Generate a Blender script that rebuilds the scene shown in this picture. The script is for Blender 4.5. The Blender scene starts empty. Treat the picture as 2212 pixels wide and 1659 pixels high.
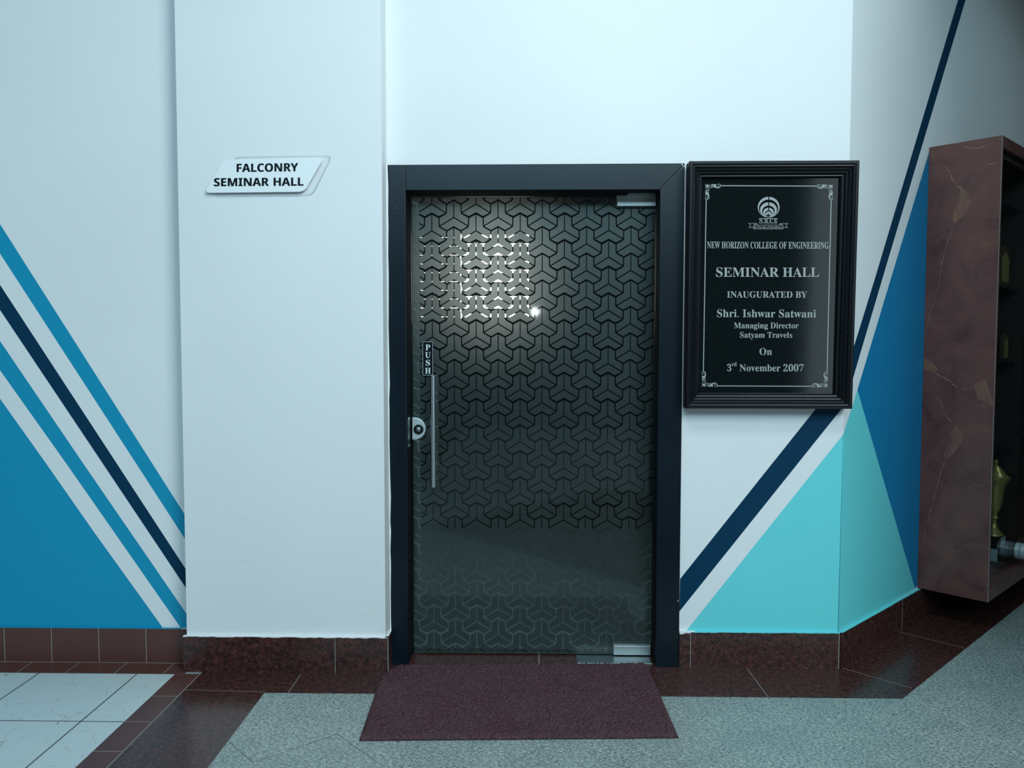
import bpy, math, random
import numpy as np
from mathutils import Vector, Matrix

random.seed(7)
rng = np.random.default_rng(7)
SC = bpy.context.scene
COL = SC.collection

# ------------------------------------------------------------------ camera
CAM_H, YAW, PITCH, FPX, IW, IH = 1.34, math.radians(1.2), math.radians(3.0), 1720.0, 2212.0, 1659.0
cam_data = bpy.data.cameras.new('camera')
cam_data.sensor_fit = 'HORIZONTAL'
cam_data.sensor_width = 36.0
cam_data.lens = 36.0 * FPX / IW
cam_data.clip_start = 0.02
cam = bpy.data.objects.new('camera', cam_data)
COL.objects.link(cam)
cam.location = (0, 0, CAM_H)
cam.rotation_euler = (math.pi / 2 - PITCH, 0, YAW)
SC.camera = cam

# ------------------------------------------------------------------ world and lights
world = bpy.data.worlds.new('world')
SC.world = world
world.use_nodes = True
wbg = world.node_tree.nodes['Background']
wbg.inputs[0].default_value = (0.58, 0.85, 1.0, 1)
wbg.inputs[1].default_value = 0.28


def area(name, loc, target, sx, sy, power, color, spread=180):
    l = bpy.data.lights.new(name, 'AREA')
    l.shape = 'RECTANGLE'
    l.size, l.size_y, l.energy, l.color = sx, sy, power, color
    l.spread = math.radians(spread)
    o = bpy.data.objects.new(name, l)
    COL.objects.link(o)
    o.location = loc
    o.rotation_euler = (Vector(target) - Vector(loc)).to_track_quat('-Z', 'Y').to_euler()
    return o


area('atrium_daylight', (3.8, -2.6, 5.2), (0.2, 3.2, 1.6), 3.0, 2.2, 285, (0.77, 0.945, 1.0))
area('entrance_daylight', (5.95, -5.9, 1.95), (5.95, 0.0, 1.95), 3.3, 3.9, 46, (0.75, 0.94, 1.0))
area('cabinet_fill_light', (3.7, 3.3, 3.5), (3.7, 3.3, 0.0), 0.6, 0.6, 9, (0.70, 0.95, 1.0))  # added fill lamp, brightens the cabinet contents and the angled wall
area('hall_fill_light', (0.0, 4.05, 3.3), (0.0, 4.05, 0.0), 0.5, 0.5, 1.15, (0.80, 0.95, 0.93), 80)  # added fill lamp, lifts the hall floor seen through the lower glass
area('ceiling_light', (0.20, 1.55, 3.5), (0.20, 1.8, 0.0), 1.2, 0.6, 29, (0.80, 0.96, 1.0))
area('clerestory_daylight', (0.0, -5.8, 5.0), (0.0, 3.2, 1.4), 6.0, 1.6, 340, (0.48, 0.82, 1.0))

lamp = bpy.data.lights.new('wall_spot', 'POINT')
lamp.energy, lamp.shadow_soft_size, lamp.color = 7.0, 0.026, (0.92, 0.98, 1)
lamp_o = bpy.data.objects.new('wall_spot', lamp)
COL.objects.link(lamp_o)
lamp_o.location = (0.083, -4.4, 1.766)

SC.view_settings.view_transform = 'Standard'
SC.view_settings.look = 'None'
SC.view_settings.exposure = 0.0
SC.view_settings.gamma = 1.0
SC.view_settings.use_curve_mapping = False

# ------------------------------------------------------------------ picture ray -> point on a real plane
_fw = Vector((-math.sin(YAW) * math.cos(PITCH), math.cos(YAW) * math.cos(PITCH), -math.sin(PITCH)))
_rt = Vector((math.cos(YAW), math.sin(YAW), 0))
_up = _rt.cross(_fw)
_c = Vector((0, 0, CAM_H))


def on(px, py, n, d0):
    d = _fw * FPX + _rt * (px - IW / 2) + _up * (IH / 2 - py)
    return _c + d * ((d0 - n.dot(_c)) / n.dot(d))


def ony(px, py, y): return on(px, py, Vector((0, 1, 0)), y)


def onz(px, py, z=0.0): return on(px, py, Vector((0, 0, 1)), z)


# ------------------------------------------------------------------ materials
def s2l(c):
    return tuple((v / 255 / 12.92) if v / 255 <= 0.04045 else ((v / 255 + 0.055) / 1.055) ** 2.4 for v in c)


class NT:
    def __init__(s, name):
        s.m = bpy.data.materials.new(name)
        s.m.use_nodes = True
        s.t = s.m.node_tree
        s.b = s.t.nodes['Principled BSDF']
        s.out = s.t.nodes['Material Output']

    def n(s, typ, **kw):
        nd = s.t.nodes.new(typ)
        for k, v in kw.items():
            if k.startswith('i_'):
                nd.inputs[int(k[2:]) if k[2:].isdigit() else k[2:].replace('_', ' ')].default_value = v
            else:
                setattr(nd, k, v)
        return nd

    def l(s, a, b): s.t.links.new(a, b)

    def ramp(s, fac, stops, interp='LINEAR'):
        r = s.n('ShaderNodeValToRGB')
        r.color_ramp.interpolation = interp
        e = r.color_ramp.elements
        while len(e) < len(stops):
            e.new(0.5)
        for q, (p, c) in zip(e, stops):
            q.position = p
            q.color = (*c, 1) if len(c) == 3 else c
        s.l(fac, r.inputs[0])
        return r.outputs[0]

    def obj(s):
        return s.n('ShaderNodeTexCoord').outputs['Object']

    def noise(s, scale, detail=3, rough=0.5, vec=None, dist=0.0):
        q = s.n('ShaderNodeTexNoise')
        q.inputs['Scale'].default_value = scale
        q.inputs['Detail'].default_value = detail
        q.inputs['Roughness'].default_value = rough
        q.inputs['Distortion'].default_value = dist
        s.l(vec if vec is not None else s.obj(), q.inputs['Vector'])
        return q.outputs['Fac']

    def mix(s, fac, a, b):
        q = s.n('ShaderNodeMix', data_type='RGBA')
        for sock, v in ((q.inputs[0], fac), (q.inputs[6], a), (q.inputs[7], b)):
            if hasattr(v, 'is_linked'):
                s.l(v, sock)
            elif isinstance(v, (int, float)):
                sock.default_value = v
            else:
                sock.default_value = (*v, 1)
        return q.outputs[2]

    def bump(s, height, strength=0.2, dist=0.002):
        q = s.n('ShaderNodeBump')
        q.inputs['Strength'].default_value = strength
        q.inputs['Distance'].default_value = dist
        s.l(height, q.inputs['Height'])
        s.l(q.outputs[0], s.b.inputs['Normal'])

    def base(s, c):
        if hasattr(c, 'is_linked'):
            s.l(c, s.b.inputs['Base Color'])
        else:
            s.b.inputs['Base Color'].default_value = (*c, 1)

    def set(s, rough=0.5, metal=0.0, spec=None, coat=None):
        s.b.inputs['Roughness'].default_value = rough
        s.b.inputs['Metallic'].default_value = metal
        if spec is not None:
            s.b.inputs['Specular IOR Level'].default_value = spec
        if coat:
            s.b.inputs['Coat Weight'].default_value = coat
        return s


def plain(name, c, rough=0.5, metal=0.0, spec=None):
    q = NT(name)
    q.base(c)
    q.set(rough, metal, spec)
    return q.m


def paint(name, c, rough=0.55, spec=0.3):
    q = NT(name)
    big = q.noise(1.3, 4, 0.6)
    col = q.mix(q.ramp(big, [(0.35, (0, 0, 0)), (0.75, (1, 1, 1))]), c, tuple(v * 0.955 for v in c))
    q.base(col)
    q.set(rough, spec=spec)
    q.bump(q.noise(60, 5, 0.6), 0.16, 0.002)
    return q.m


M = {}
M['white'] = paint('white_wall_paint', (0.80, 0.80, 0.80))
M['blue'] = paint('blue_wall_paint', (0.005, 0.285, 0.47), 0.5)
M['navy'] = paint('navy_wall_paint', (0.0015, 0.036, 0.080), 0.6, 0.12)
M['teal'] = paint('turquoise_wall_paint', (0.15, 0.66, 0.69), 0.5)
M['deep'] = paint('deep_blue_wall_paint', (0.003, 0.20, 0.41), 0.5)
M['grime'] = plain('grime_smudge', (0.58, 0.60, 0.61), 0.7)
M['ceil'] = paint('ceiling_paint', (0.62, 0.64, 0.65))
M['opp'] = paint('opposite_wall_paint', (0.03, 0.035, 0.04))
M['corr'] = paint('corridor_blocker_paint', (0.46, 0.54, 0.57))
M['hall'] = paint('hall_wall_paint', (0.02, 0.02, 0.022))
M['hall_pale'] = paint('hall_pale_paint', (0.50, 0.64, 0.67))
M['joint'] = plain('pale_grout', (0.30, 0.28, 0.26), 0.8)
M['joint_dark'] = plain('dark_grout', (0.11, 0.11, 0.11), 0.85)
M['joint_red'] = plain('reddish_joint', (0.16, 0.12, 0.11), 0.6)


def granite_red():
    q = NT('dark_red_granite')
    o = q.obj()
    a = q.noise(52, 6, 0.75, o)
    col = q.ramp(a, [(0.32, (0.012, 0.006, 0.006)), (0.46, (0.036, 0.015, 0.013)), (0.60, (0.090, 0.028, 0.022)), (0.74, (0.13, 0.055, 0.045))])
    f = q.noise(170, 3, 0.65, o)
    fl = q.ramp(f, [(0.61, (0, 0, 0)), (0.69, (0.8, 0.8, 0.8))])
    q.base(q.mix(fl, col, (0.20, 0.155, 0.145)))
    q.set(0.22, spec=0.45)
    q.bump(q.noise(120, 2, 0.5, o), 0.05, 0.001)
    return q.m


def granite_grey():
    q = NT('grey_speckled_granite')
    mp = q.n('ShaderNodeMapping')
    q.l(q.obj(), mp.inputs[0])
    mp.inputs['Rotation'].default_value = (0, 0, 0.6)
    mp.inputs['Scale'].default_value = (1, 1.5, 1)
    a = q.noise(95, 4, 0.78, mp.outputs[0], 0.6)
    col = q.ramp(a, [(0.33, (0.056, 0.080, 0.079)), (0.46, (0.202, 0.242, 0.232)), (0.56, (0.375, 0.425, 0.395)), (0.70, (0.61, 0.655, 0.61))])
    b = q.noise(7, 4, 0.6)
    col = q.mix(q.ramp(b, [(0.4, (0, 0, 0)), (0.7, (1, 1, 1))]), col, q.mix(0.25, col, (0.10, 0.15, 0.17)))
    q.base(col)
    q.set(0.32, spec=0.35)
    return q.m


def tile_brown(name, c):
    q = NT(name)
    q.base(q.mix(q.noise(9, 3), tuple(v * 0.85 for v in c), tuple(v * 1.15 for v in c)))
    q.set(0.33, spec=0.4)
    q.bump(q.noise(80, 2), 0.05, 0.001)
    return q.m


def tile_white():
    q = NT('worn_white_tile')
    o = q.obj()
    v = q.n('ShaderNodeTexVoronoi', feature='DISTANCE_TO_EDGE')
    v.inputs['Scale'].default_value = 7.5
    w = q.n('ShaderNodeVectorMath', operation='ADD')
    nz = q.n('ShaderNodeTexNoise')
    nz.inputs['Scale'].default_value = 12
    nz.inputs['Detail'].default_value = 4
    q.l(o, nz.inputs['Vector'])
    sc = q.n('ShaderNodeVectorMath', operation='SCALE')
    sc.inputs['Scale'].default_value = 0.09
    q.l(nz.outputs['Color'], sc.inputs[0])
    q.l(o, w.inputs[0])
    q.l(sc.outputs[0], w.inputs[1])
    q.l(w.outputs[0], v.inputs['Vector'])
    crack = q.ramp(v.outputs['Distance'], [(0.0, (0.85, 0.85, 0.85)), (0.011, (0, 0, 0))])
    patch = q.ramp(q.noise(16, 3, 0.6, o), [(0.45, (0, 0, 0)), (0.54, (1, 1, 1))])
    mm = q.n('ShaderNodeMath', operation='MULTIPLY')
    q.l(crack, mm.inputs[0])
    q.l(patch, mm.inputs[1])
    pits = q.ramp(q.noise(170, 3, 0.75, o), [(0.65, (0, 0, 0)), (0.69, (0.8, 0.8, 0.8))])
    pz = q.n('ShaderNodeMath', operation='MULTIPLY')
    q.l(pits, pz.inputs[0])
    q.l(q.ramp(q.noise(3.5, 3, 0.6, o), [(0.42, (0, 0, 0)), (0.62, (1, 1, 1))]), pz.inputs[1])
    col = q.mix(mm.outputs[0], (0.55, 0.61, 0.60), (0.24, 0.20, 0.16))
    col = q.mix(pz.outputs[0], col, (0.30, 0.29, 0.26))
    q.base(col)
    q.set(0.3, spec=0.4)
    return q.m


def marble_brown():
    q = NT('brown_veined_marble')
    o = q.obj()
    a = q.noise(5.5, 6, 0.65, o, 0.8)
    col = q.ramp(a, [(0.30, (0.080, 0.031, 0.030)), (0.48, (0.135, 0.056, 0.050)), (0.64, (0.165, 0.067, 0.054)), (0.78, (0.23, 0.100, 0.068))])
    w = q.n('ShaderNodeVectorMath', operation='ADD')
    nz = q.n('ShaderNodeTexNoise')
    nz.inputs['Scale'].default_value = 2.6
    nz.inputs['Detail'].default_value = 5
    q.l(o, nz.inputs['Vector'])
    sc = q.n('ShaderNodeVectorMath', operation='SCALE')
    sc.inputs['Scale'].default_value = 0.5
    q.l(nz.outputs['Color'], sc.inputs[0])
    q.l(o, w.inputs[0])
    q.l(sc.outputs[0], w.inputs[1])
    v = q.n('ShaderNodeTexVoronoi', feature='DISTANCE_TO_EDGE')
    v.inputs['Scale'].default_value = 2.3
    q.l(w.outputs[0], v.inputs['Vector'])
    vein = q.ramp(v.outputs['Distance'], [(0.0, (0.6, 0.6, 0.6)), (0.006, (0, 0, 0))])
    pat = q.ramp(q.noise(4, 3, 0.6, o), [(0.50, (0, 0, 0)), (0.66, (1, 1, 1))])
    mm = q.n('ShaderNodeMath', operation='MULTIPLY')
    q.l(vein, mm.inputs[0])
    q.l(pat, mm.inputs[1])
    col = q.mix(mm.outputs[0], col, (0.16, 0.10, 0.075))
    q.base(col)
    q.set(0.3, spec=0.4)
    return q.m


M['granite'] = granite_red()
M['grey'] = granite_grey()
M['brown_tile'] = tile_brown('brown_floor_tile', (0.100, 0.040, 0.032))
M['white_tile'] = tile_white()
M['marble'] = marble_brown()
M['vein'] = plain('pale_marble_vein', (0.36, 0.20, 0.135), 0.35)
q = NT('tan_marble_patch')
q.base(q.mix(q.ramp(q.noise(14, 5, 0.7), [(0.35, (0, 0, 0)), (0.65, (1, 1, 1))]), (0.145, 0.070, 0.062), (0.235, 0.110, 0.070)))
q.set(0.32, spec=0.4)
M['vein_patch'] = q.m
M['vein_dark'] = plain('dark_marble_crack', (0.02, 0.013, 0.011), 0.5)
M['edge'] = plain('polished_stone_edge', (0.32, 0.31, 0.30), 0.3)

q = NT('black_painted_wood')
q.base(q.mix(q.ramp(q.noise(3, 4), [(0.4, (0, 0, 0)), (0.7, (1, 1, 1))]), (0.0015, 0.006, 0.011), (0.003, 0.009, 0.016)))
q.set(0.30, spec=0.33)
q.bump(q.noise(40, 4), 0.08, 0.001)
M['frame'] = q.m
q = NT('black_gloss_moulding')
q.base(q.mix(q.ramp(q.noise(170, 2, 0.7), [(0.70, (0, 0, 0)), (0.76, (1, 1, 1))]), (0.004, 0.005, 0.007), (0.10, 0.10, 0.10)))
q.set(0.33, spec=0.32)
q.bump(q.noise(55, 4, 0.6), 0.22, 0.002)
M['gloss_black'] = q.m
q = NT('black_granite_slab')
q.base(q.mix(q.ramp(q.noise(420, 2, 0.7), [(0.62, (0, 0, 0)), (0.74, (1, 1, 1))]), (0.0045, 0.0075, 0.008), (0.035, 0.05, 0.045)))
q.set(0.07, spec=0.5)
M['slab'] = q.m
M['letter_grey'] = plain('engraved_silver_grey', (0.33, 0.34, 0.335), 0.5)
M['letter_black'] = plain('black_letter_vinyl', (0.002, 0.004, 0.007), 0.5, 0.0, 0.2)
M['panel_white'] = plain('white_acrylic', (0.84, 0.86, 0.86), 0.32)
M['black_plate'] = plain('black_acrylic', (0.004, 0.007, 0.010), 0.25)
M['letter_white'] = plain('white_sign_letters', (0.75, 0.80, 0.82), 0.5)


def steel(name, c, rough):
    q = NT(name)
    mp = q.n('ShaderNodeMapping')
    q.l(q.obj(), mp.inputs[0])
    mp.inputs['Scale'].default_value = (60, 60, 3)
    q.base(q.mix(q.noise(20, 2, 0.5, mp.outputs[0]), tuple(v * 0.85 for v in c), c))
    q.set(rough, 1.0)
    return q.m


M['steel'] = steel('brushed_steel', (0.62, 0.66, 0.67), 0.30)
M['steel_dull'] = steel('worn_steel', (0.36, 0.40, 0.40), 0.36)
M['chrome'] = plain('satin_chrome', (0.52, 0.60, 0.61), 0.34, 0.35)
M['patch_metal'] = plain('satin_patch_metal', (0.40, 0.43, 0.43), 0.36, 0.6)
M['dark_metal'] = plain('dark_metal', (0.05, 0.055, 0.06), 0.35, 1.0)
M['brass'] = plain('old_gold_metal', (0.46, 0.34, 0.12), 0.3, 0.5)
M['black_base'] = plain('black_trophy_base', (0.010, 0.013, 0.015), 0.3)
M['nameplate'] = plain('dull_silver_plate', (0.40, 0.46, 0.46), 0.4)
M['glass_edge'] = plain('ground_glass_edge', (0.03, 0.07, 0.062), 0.3)
M['dark_wood'] = plain('dark_brown_wood', (0.028, 0.017, 0.014), 0.45)
M['wood_plaque'] = plain('varnished_wood', (0.06, 0.035, 0.018), 0.4)


def glass(name, tint, refl_rough=0.045, ior=1.45):
    q = NT(name)
    q.t.nodes.remove(q.b)
    tr = q.n('ShaderNodeBsdfTransparent')
    tr.inputs[0].default_value = (*tint, 1)
    gl = q.n('ShaderNodeBsdfGlossy')
    gl.inputs['Roughness'].default_value = refl_rough
    fr = q.n('ShaderNodeFresnel')
    geo = q.n('ShaderNodeNewGeometry')          # the sheet is thin: both faces reflect alike, no inner mirror
    io = q.n('ShaderNodeMapRange')
    io.inputs['To Min'].default_value = ior
    io.inputs['To Max'].default_value = 1.0 / ior
    q.l(geo.outputs['Backfacing'], io.inputs['Value'])
    q.l(io.outputs['Result'], fr.inputs['IOR'])
    mx = q.n('ShaderNodeMixShader')
    q.l(fr.outputs[0], mx.inputs[0])
    q.l(tr.outputs[0], mx.inputs[1])
    q.l(gl.outputs[0], mx.inputs[2])
    q.l(mx.outputs[0], q.out.inputs[0])
    return q.m


M['pane'] = glass('clear_door_glass', (0.925, 0.965, 0.955), 0.045, 1.36)
M['cab_glass'] = glass('cabinet_glass', (0.95, 0.975, 0.97), 0.03, 1.18)
M['shelf_glass'] = glass('shelf_glass', (0.55, 0.78, 0.76))
M['acrylic'] = glass('clear_acrylic', (0.99, 0.99, 0.995), 0.03, 1.2)


def frosted():
    q = NT('frosted_film')
    q.t.nodes.remove(q.b)
    rf = q.n('ShaderNodeBsdfRefraction')
    rf.inputs['Color'].default_value = (0.84, 0.88, 0.90, 1)
    rf.inputs['Roughness'].default_value = 0.52
    rf.inputs['IOR'].default_value = 1.35
    df = q.n('ShaderNodeBsdfDiffuse')
    df.inputs['Color'].default_value = (0.012, 0.018, 0.019, 1)
    mx = q.n('ShaderNodeMixShader')
    mx.inputs[0].default_value = 0.35
    q.l(rf.outputs[0], mx.inputs[1])
    q.l(df.outputs[0], mx.inputs[2])
    gl = q.n('ShaderNodeBsdfGlossy')
    gl.inputs['Roughness'].default_value = 0.42
    gl.inputs['Color'].default_value = (1, 1, 1, 1)
    m2 = q.n('ShaderNodeMixShader')
    m2.inputs[0].default_value = 0.050
    q.l(mx.outputs[0], m2.inputs[1])
    q.l(gl.outputs[0], m2.inputs[2])
    q.l(m2.outputs[0], q.out.inputs[0])
    return q.m


M['film'] = frosted()


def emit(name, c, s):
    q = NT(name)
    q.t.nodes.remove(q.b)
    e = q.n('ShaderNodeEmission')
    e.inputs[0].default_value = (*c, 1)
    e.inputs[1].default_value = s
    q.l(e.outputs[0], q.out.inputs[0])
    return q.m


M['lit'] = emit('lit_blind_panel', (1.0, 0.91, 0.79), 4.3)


def mat_fibre():
    q = NT('maroon_mat_loops')
    a = q.noise(330, 3, 0.7)
    col = q.ramp(a, [(0.36, (0.010, 0.004, 0.006)), (0.50, (0.070, 0.027, 0.036)), (0.64, (0.165, 0.088, 0.098))])
    b = q.noise(5, 4, 0.6)
    col = q.mix(q.ramp(b, [(0.36, (0, 0, 0)), (0.72, (0.55, 0.55, 0.55))]), col, q.mix(0.5, col, (0.085, 0.066, 0.058)))
    q.base(col)
    q.set(0.85, spec=0.15)
    return q.m


M['mat'] = mat_fibre()
M['mat_rim'] = plain('maroon_rubber_backing', (0.030, 0.010, 0.016), 0.6)


# ------------------------------------------------------------------ mesh building
class MB:
    def __init__(s):
        s.v, s.f, s.k, s.mats = [], [], [], []

    def mi(s, m):
        if m not in s.mats:
            s.mats.append(m)
        return s.mats.index(m)

    def face(s, pts, m):
        b = len(s.v)
        s.v += [Vector(p) for p in pts]
        s.f.append(tuple(range(b, b + len(pts))))
        s.k.append(s.mi(m))

    def raw(s, verts, faces, m):
        b = len(s.v)
        s.v += [Vector(p) for p in verts]
        k = s.mi(m)
        for f in faces:
            s.f.append(tuple(i + b for i in f))
            s.k.append(k)

    def hexa(s, a, m):          # 8 corners: bottom ring 0-3, top ring 4-7
        s.raw(a, [(3, 2, 1, 0), (4, 5, 6, 7), (0, 1, 5, 4), (1, 2, 6, 5), (2, 3, 7, 6), (3, 0, 4, 7)], m)

    def box(s, x0, x1, y0, y1, z0, z1, m):
        s.hexa([(x0, y0, z0), (x1, y0, z0), (x1, y1, z0), (x0, y1, z0), (x0, y0, z1), (x1, y0, z1), (x1, y1, z1), (x0, y1, z1)], m)

    def obox(s, o, u, v, w, m):  # oriented box from corner o
        o, u, v, w = map(Vector, (o, u, v, w))
        if u.cross(v).dot(w) < 0:      # keep the faces turned outwards
            u, v = v, u
        s.hexa([o, o + u, o + u + v, o + v, o + w, o + u + w, o + u + v + w, o + v + w], m)

    def prism(s, pts, off, m, side=None):
        pts = [Vector(p) for p in pts]
        off = Vector(off)
        n = len(pts)
        nrm = sum(((pts[i] - pts[0]).cross(pts[i + 1] - pts[0]) for i in range(1, n - 1)), Vector((0, 0, 0)))
        if nrm.dot(off) > 0:           # first ring must face away from the offset
            pts = pts[::-1]
        s.raw(pts + [p + off for p in pts], [tuple(range(n)), tuple(range(2 * n - 1, n - 1, -1))], m)
        b = len(s.v) - 2 * n
        k = s.mi(side or m)
        for i in range(n):
            j = (i + 1) % n
            s.f.append((b + i, b + n + i, b + n + j, b + j))
            s.k.append(k)

    def tube(s, a, b, r, m, n=24, r2=None, cap=True):
        a, b = Vector(a), Vector(b)
        ax = (b - a).normalized()
        u = ax.orthogonal().normalized()
        w = ax.cross(u)
        r2 = r if r2 is None else r2
        vs = []
        for p, rr in ((a, r), (b, r2)):
            vs += [p + (u * math.cos(t) + w * math.sin(t)) * rr for t in (2 * math.pi * i / n for i in range(n))]
        fs = [(i, (i + 1) % n, n + (i + 1) % n, n + i) for i in range(n)]
        if cap:
            fs += [tuple(range(n - 1, -1, -1)), tuple(range(n, 2 * n))]
        s.raw(vs, fs, m)

    def lathe(s, o, ax, prof, m, n=32):
        o, ax = Vector(o), Vector(ax).normalized()
        u = ax.orthogonal().normalized()
        w = ax.cross(u)
        vs = []
        for r, h in prof:
            vs += [o + ax * h + (u * math.cos(t) + w * math.sin(t)) * max(r, 1e-5) for t in (2 * math.pi * i / n for i in range(n))]
        fs = []
        for k in range(len(prof) - 1):
            fs += [(k * n + i, k * n + (i + 1) % n, (k + 1) * n + (i + 1) % n, (k + 1) * n + i) for i in range(n)]
        fs += [tuple(range(n - 1, -1, -1)), tuple(range((len(prof) - 1) * n, len(prof) * n))]
        s.raw(vs, fs, m)

    def curve_tube(s, pts, r, m, n=10):
        pts = [Vector(p) for p in pts]
        vs, fs = [], []
        for i, p in enumerate(pts):
            t = (pts[min(i + 1, len(pts) - 1)] - pts[max(i - 1, 0)]).normalized()
            u = t.orthogonal().normalized() if i == 0 else (u - t * u.dot(t)).normalized()
            w = t.cross(u)
            vs += [p + (u * math.cos(a) + w * math.sin(a)) * r for a in (2 * math.pi * k / n for k in range(n))]
            if i:
                fs += [((i - 1) * n + k, (i - 1) * n + (k + 1) % n, i * n + (k + 1) % n, i * n + k) for k in range(n)]
        fs += [tuple(range(n - 1, -1, -1)), tuple(range(len(vs) - n, len(vs)))]
        s.raw(vs, fs, m)

    def build(s, name, parent=None, origin=(0, 0, 0), smooth=None, bevel=None, segs=2):
        org = world_loc(parent) if parent is not None else Vector(origin)
        me = bpy.data.meshes.new(name)
        me.from_pydata([tuple(v - org) for v in s.v], [], s.f)
        for m in s.mats:
            me.materials.append(m)
        me.polygons.foreach_set('material_index', s.k)
        me.validate()
        me.update()
        if smooth is not None:
            me.polygons.foreach_set('use_smooth', [True] * len(me.polygons))
            me.set_sharp_from_angle(angle=math.radians(smooth))
        o = bpy.data.objects.new(name, me)
        COL.objects.link(o)
        if parent is not None:
            o.parent = parent
        else:
            o.location = org
        if bevel:
            b = o.modifiers.new('bevel', 'BEVEL')
            b.width, b.segments, b.limit_method = bevel, segs, 'ANGLE'
            b.harden_normals = False
        return o


def world_loc(o):
    p = Vector((0, 0, 0))
    while o is not None:
        p += Vector(o.location)
        o = o.parent
    return p


def tag(o, label=None, cat=None, group=None, kind=None):
    for k, v in (('label', label), ('category', cat), ('group', group), ('kind', kind)):
        if v:
            o[k] = v
    return o


def thing(name, loc, label, cat, group=None, kind=None):
    o = bpy.data.objects.new(name, None)
    o.empty_display_size = 0.1
    COL.objects.link(o)
    o.location = loc
    return tag(o, label, cat, group, kind)


def struct(mb, name, **kw):
    return tag(mb.build(name, **kw), kind='structure')


# ------------------------------------------------------------------ planes of the place
YW = 3.245            # left wall and door wall
YP = 3.160            # pillar front
YB = 3.232            # skirting front
XC = 1.2785           # corner where the angled wall starts
ANG = math.radians(44.4)
D45 = Vector((math.cos(ANG), math.sin(ANG), 0))
N45 = Vector((math.sin(ANG), -math.cos(ANG), 0))     # towards the viewer
C45 = Vector((XC, YW, 0))
ZT = 3.55


def on45(px, py, off=0.0): return on(px, py, N45, N45.dot(C45) + off)


def w45(s, off, z): return C45 + D45 * s + N45 * off + Vector((0, 0, z))


# ------------------------------------------------------------------ walls with the painted mural
def mural(mb, plane, polys, lift):
    for m, pts in polys:
        mb.face([plane(x, y, lift) for x, y in pts], M[m])


def ly(x, y, off): return ony(x, y, YW - off)


w = MB()
w.box(-5.0, -1.30, YW, YW + 0.15, 0.0, ZT, M['white'])


def ext(p, q, x):     # carry the line p-q on to picture column x
    return (x, p[1] + (q[1] - p[1]) * (x - p[0]) / (q[0] - p[0]))


A = -420


def stripe(mat, t0, t1, b0, b1, xr):
    return (mat, [ext(t0, t1, A), t0, t1, ext(t0, t1, xr), ext(b0, b1, xr), b1, b0, ext(b0, b1, A)])


mural(w, ly, [
    stripe('blue', (0, 484), (328.2, 1000), (0, 547.6), (293.2, 1000), 416),
    stripe('navy', (0, 615.3), (251.4, 1000), (0, 669.5), (221, 1000), 416),
    ('blue', [ext((0, 736.5), (179, 1000), A), (0, 736.5), (179, 1000), (404, 1327.5), (416, 1345), (416, 1358), (391.8, 1358), (142.2, 1000), (0, 799.8), ext((0, 799.8), (142.2, 1000), A)]),
    ('blue', [ext((0, 861.3), (98.8, 1000), A), (0, 861.3), (98.8, 1000), (203.4, 1149.7), (349.5, 1353), (351, 1359), (0, 1358), (A, 1356)]),
], 0.0003)
struct(w, 'wall_left')

w = MB()
pl = [(-1.3925, YP, 0), (-0.579, YP, 0), (-0.5735, YW + 0.05, 0), (-1.3925, YW + 0.05, 0), (-1.3845, YP, ZT), (-0.577, YP, ZT), (-0.571, YW + 0.05, ZT), (-1.3845, YW + 0.05, ZT)]
w.hexa(pl, M['white'])
# ragged run of paint where the pillar meets the door frame
z = 0.12
xr = 0.0045
while z < 2.05:
    z2 = min(2.053, z + random.uniform(0.03, 0.14))
    x2 = 0.0025 + random.random() * 0.0045
    w.face([(-0.5745, 3.2335, z), (-0.5725 + xr, 3.2335, z), (-0.5725 + x2, 3.2335, z2), (-0.5745, 3.2335, z2)], M['white'])
    z, xr = z2, x2
for _ in range(22):                     # faint scuffs low on the pillar
    x, zz = random.uniform(-1.2, -0.60), 0.16 + 0.55 * random.random() ** 1.8
    a_, ln, wd = random.uniform(-1.2, 1.2), random.uniform(0.006, 0.035), random.uniform(0.0006, 0.0016)
    dx, dz = math.cos(a_) * ln, math.sin(a_) * ln
    w.face([(x, YP - 0.0004, zz), (x + dx * 0.5, YP - 0.0004, zz + dz * 0.5 - wd), (x + dx, YP - 0.0004, zz + dz * 1.1), (x + dx * 0.5, YP - 0.0004, zz + dz * 0.5 + wd)], M['grime'])
struct(w, 'wall_pillar')

w = MB()
w.box(-1.0, XC, YW, YW + 0.13, 2.040, ZT, M['white'])
w.box(0.60, XC, YW, YW + 0.13, 0.0, 2.040, M['white'])
w.box(-1.0, -0.56, YW, YW + 0.13, 0.0, 2.040, M['white'])
cxr = 1828.0
mural(w, ly, [
    ('navy', [(1469.2, 1250.6), (1762.4, 883), (1827, 802), (1827, 873), (1818, 883), (1467.5, 1321)]),
    ('teal', [(1478.4, 1367.5), (1823.2, 936.5), (1812.3, 1367.5)]),
], 0.0003)
struct(w, 'wall_back')

w = MB()
L45 = 5.5
w.prism([w45(0, 0, 0), w45(L45, 0, 0), w45(L45, 0, ZT), w45(0, 0, ZT)], -N45 * 0.14, M['white'])
mural(w, on45, [
    ('navy', [(2100, -100), (2117, -100), (2085.8, 0), (1906.8, 600), (1845.3, 808), (1826, 874), (1826.2, 803), (1847, 741), (1890.5, 600), (2069.5, 0)]),
    ('deep', [(1852.2, 842), (1925, 600), (2007, 329), (2012, 345), (2300, 430), (2300, 900), (2100, 1150), (1976.4, 1271)]),
    ('teal', [(1852.2, 842), (1976.4, 1272), (1811.2, 1369), (1821.7, 938.5)]),
], 0.0003)
struct(w, 'wall_right')

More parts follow.
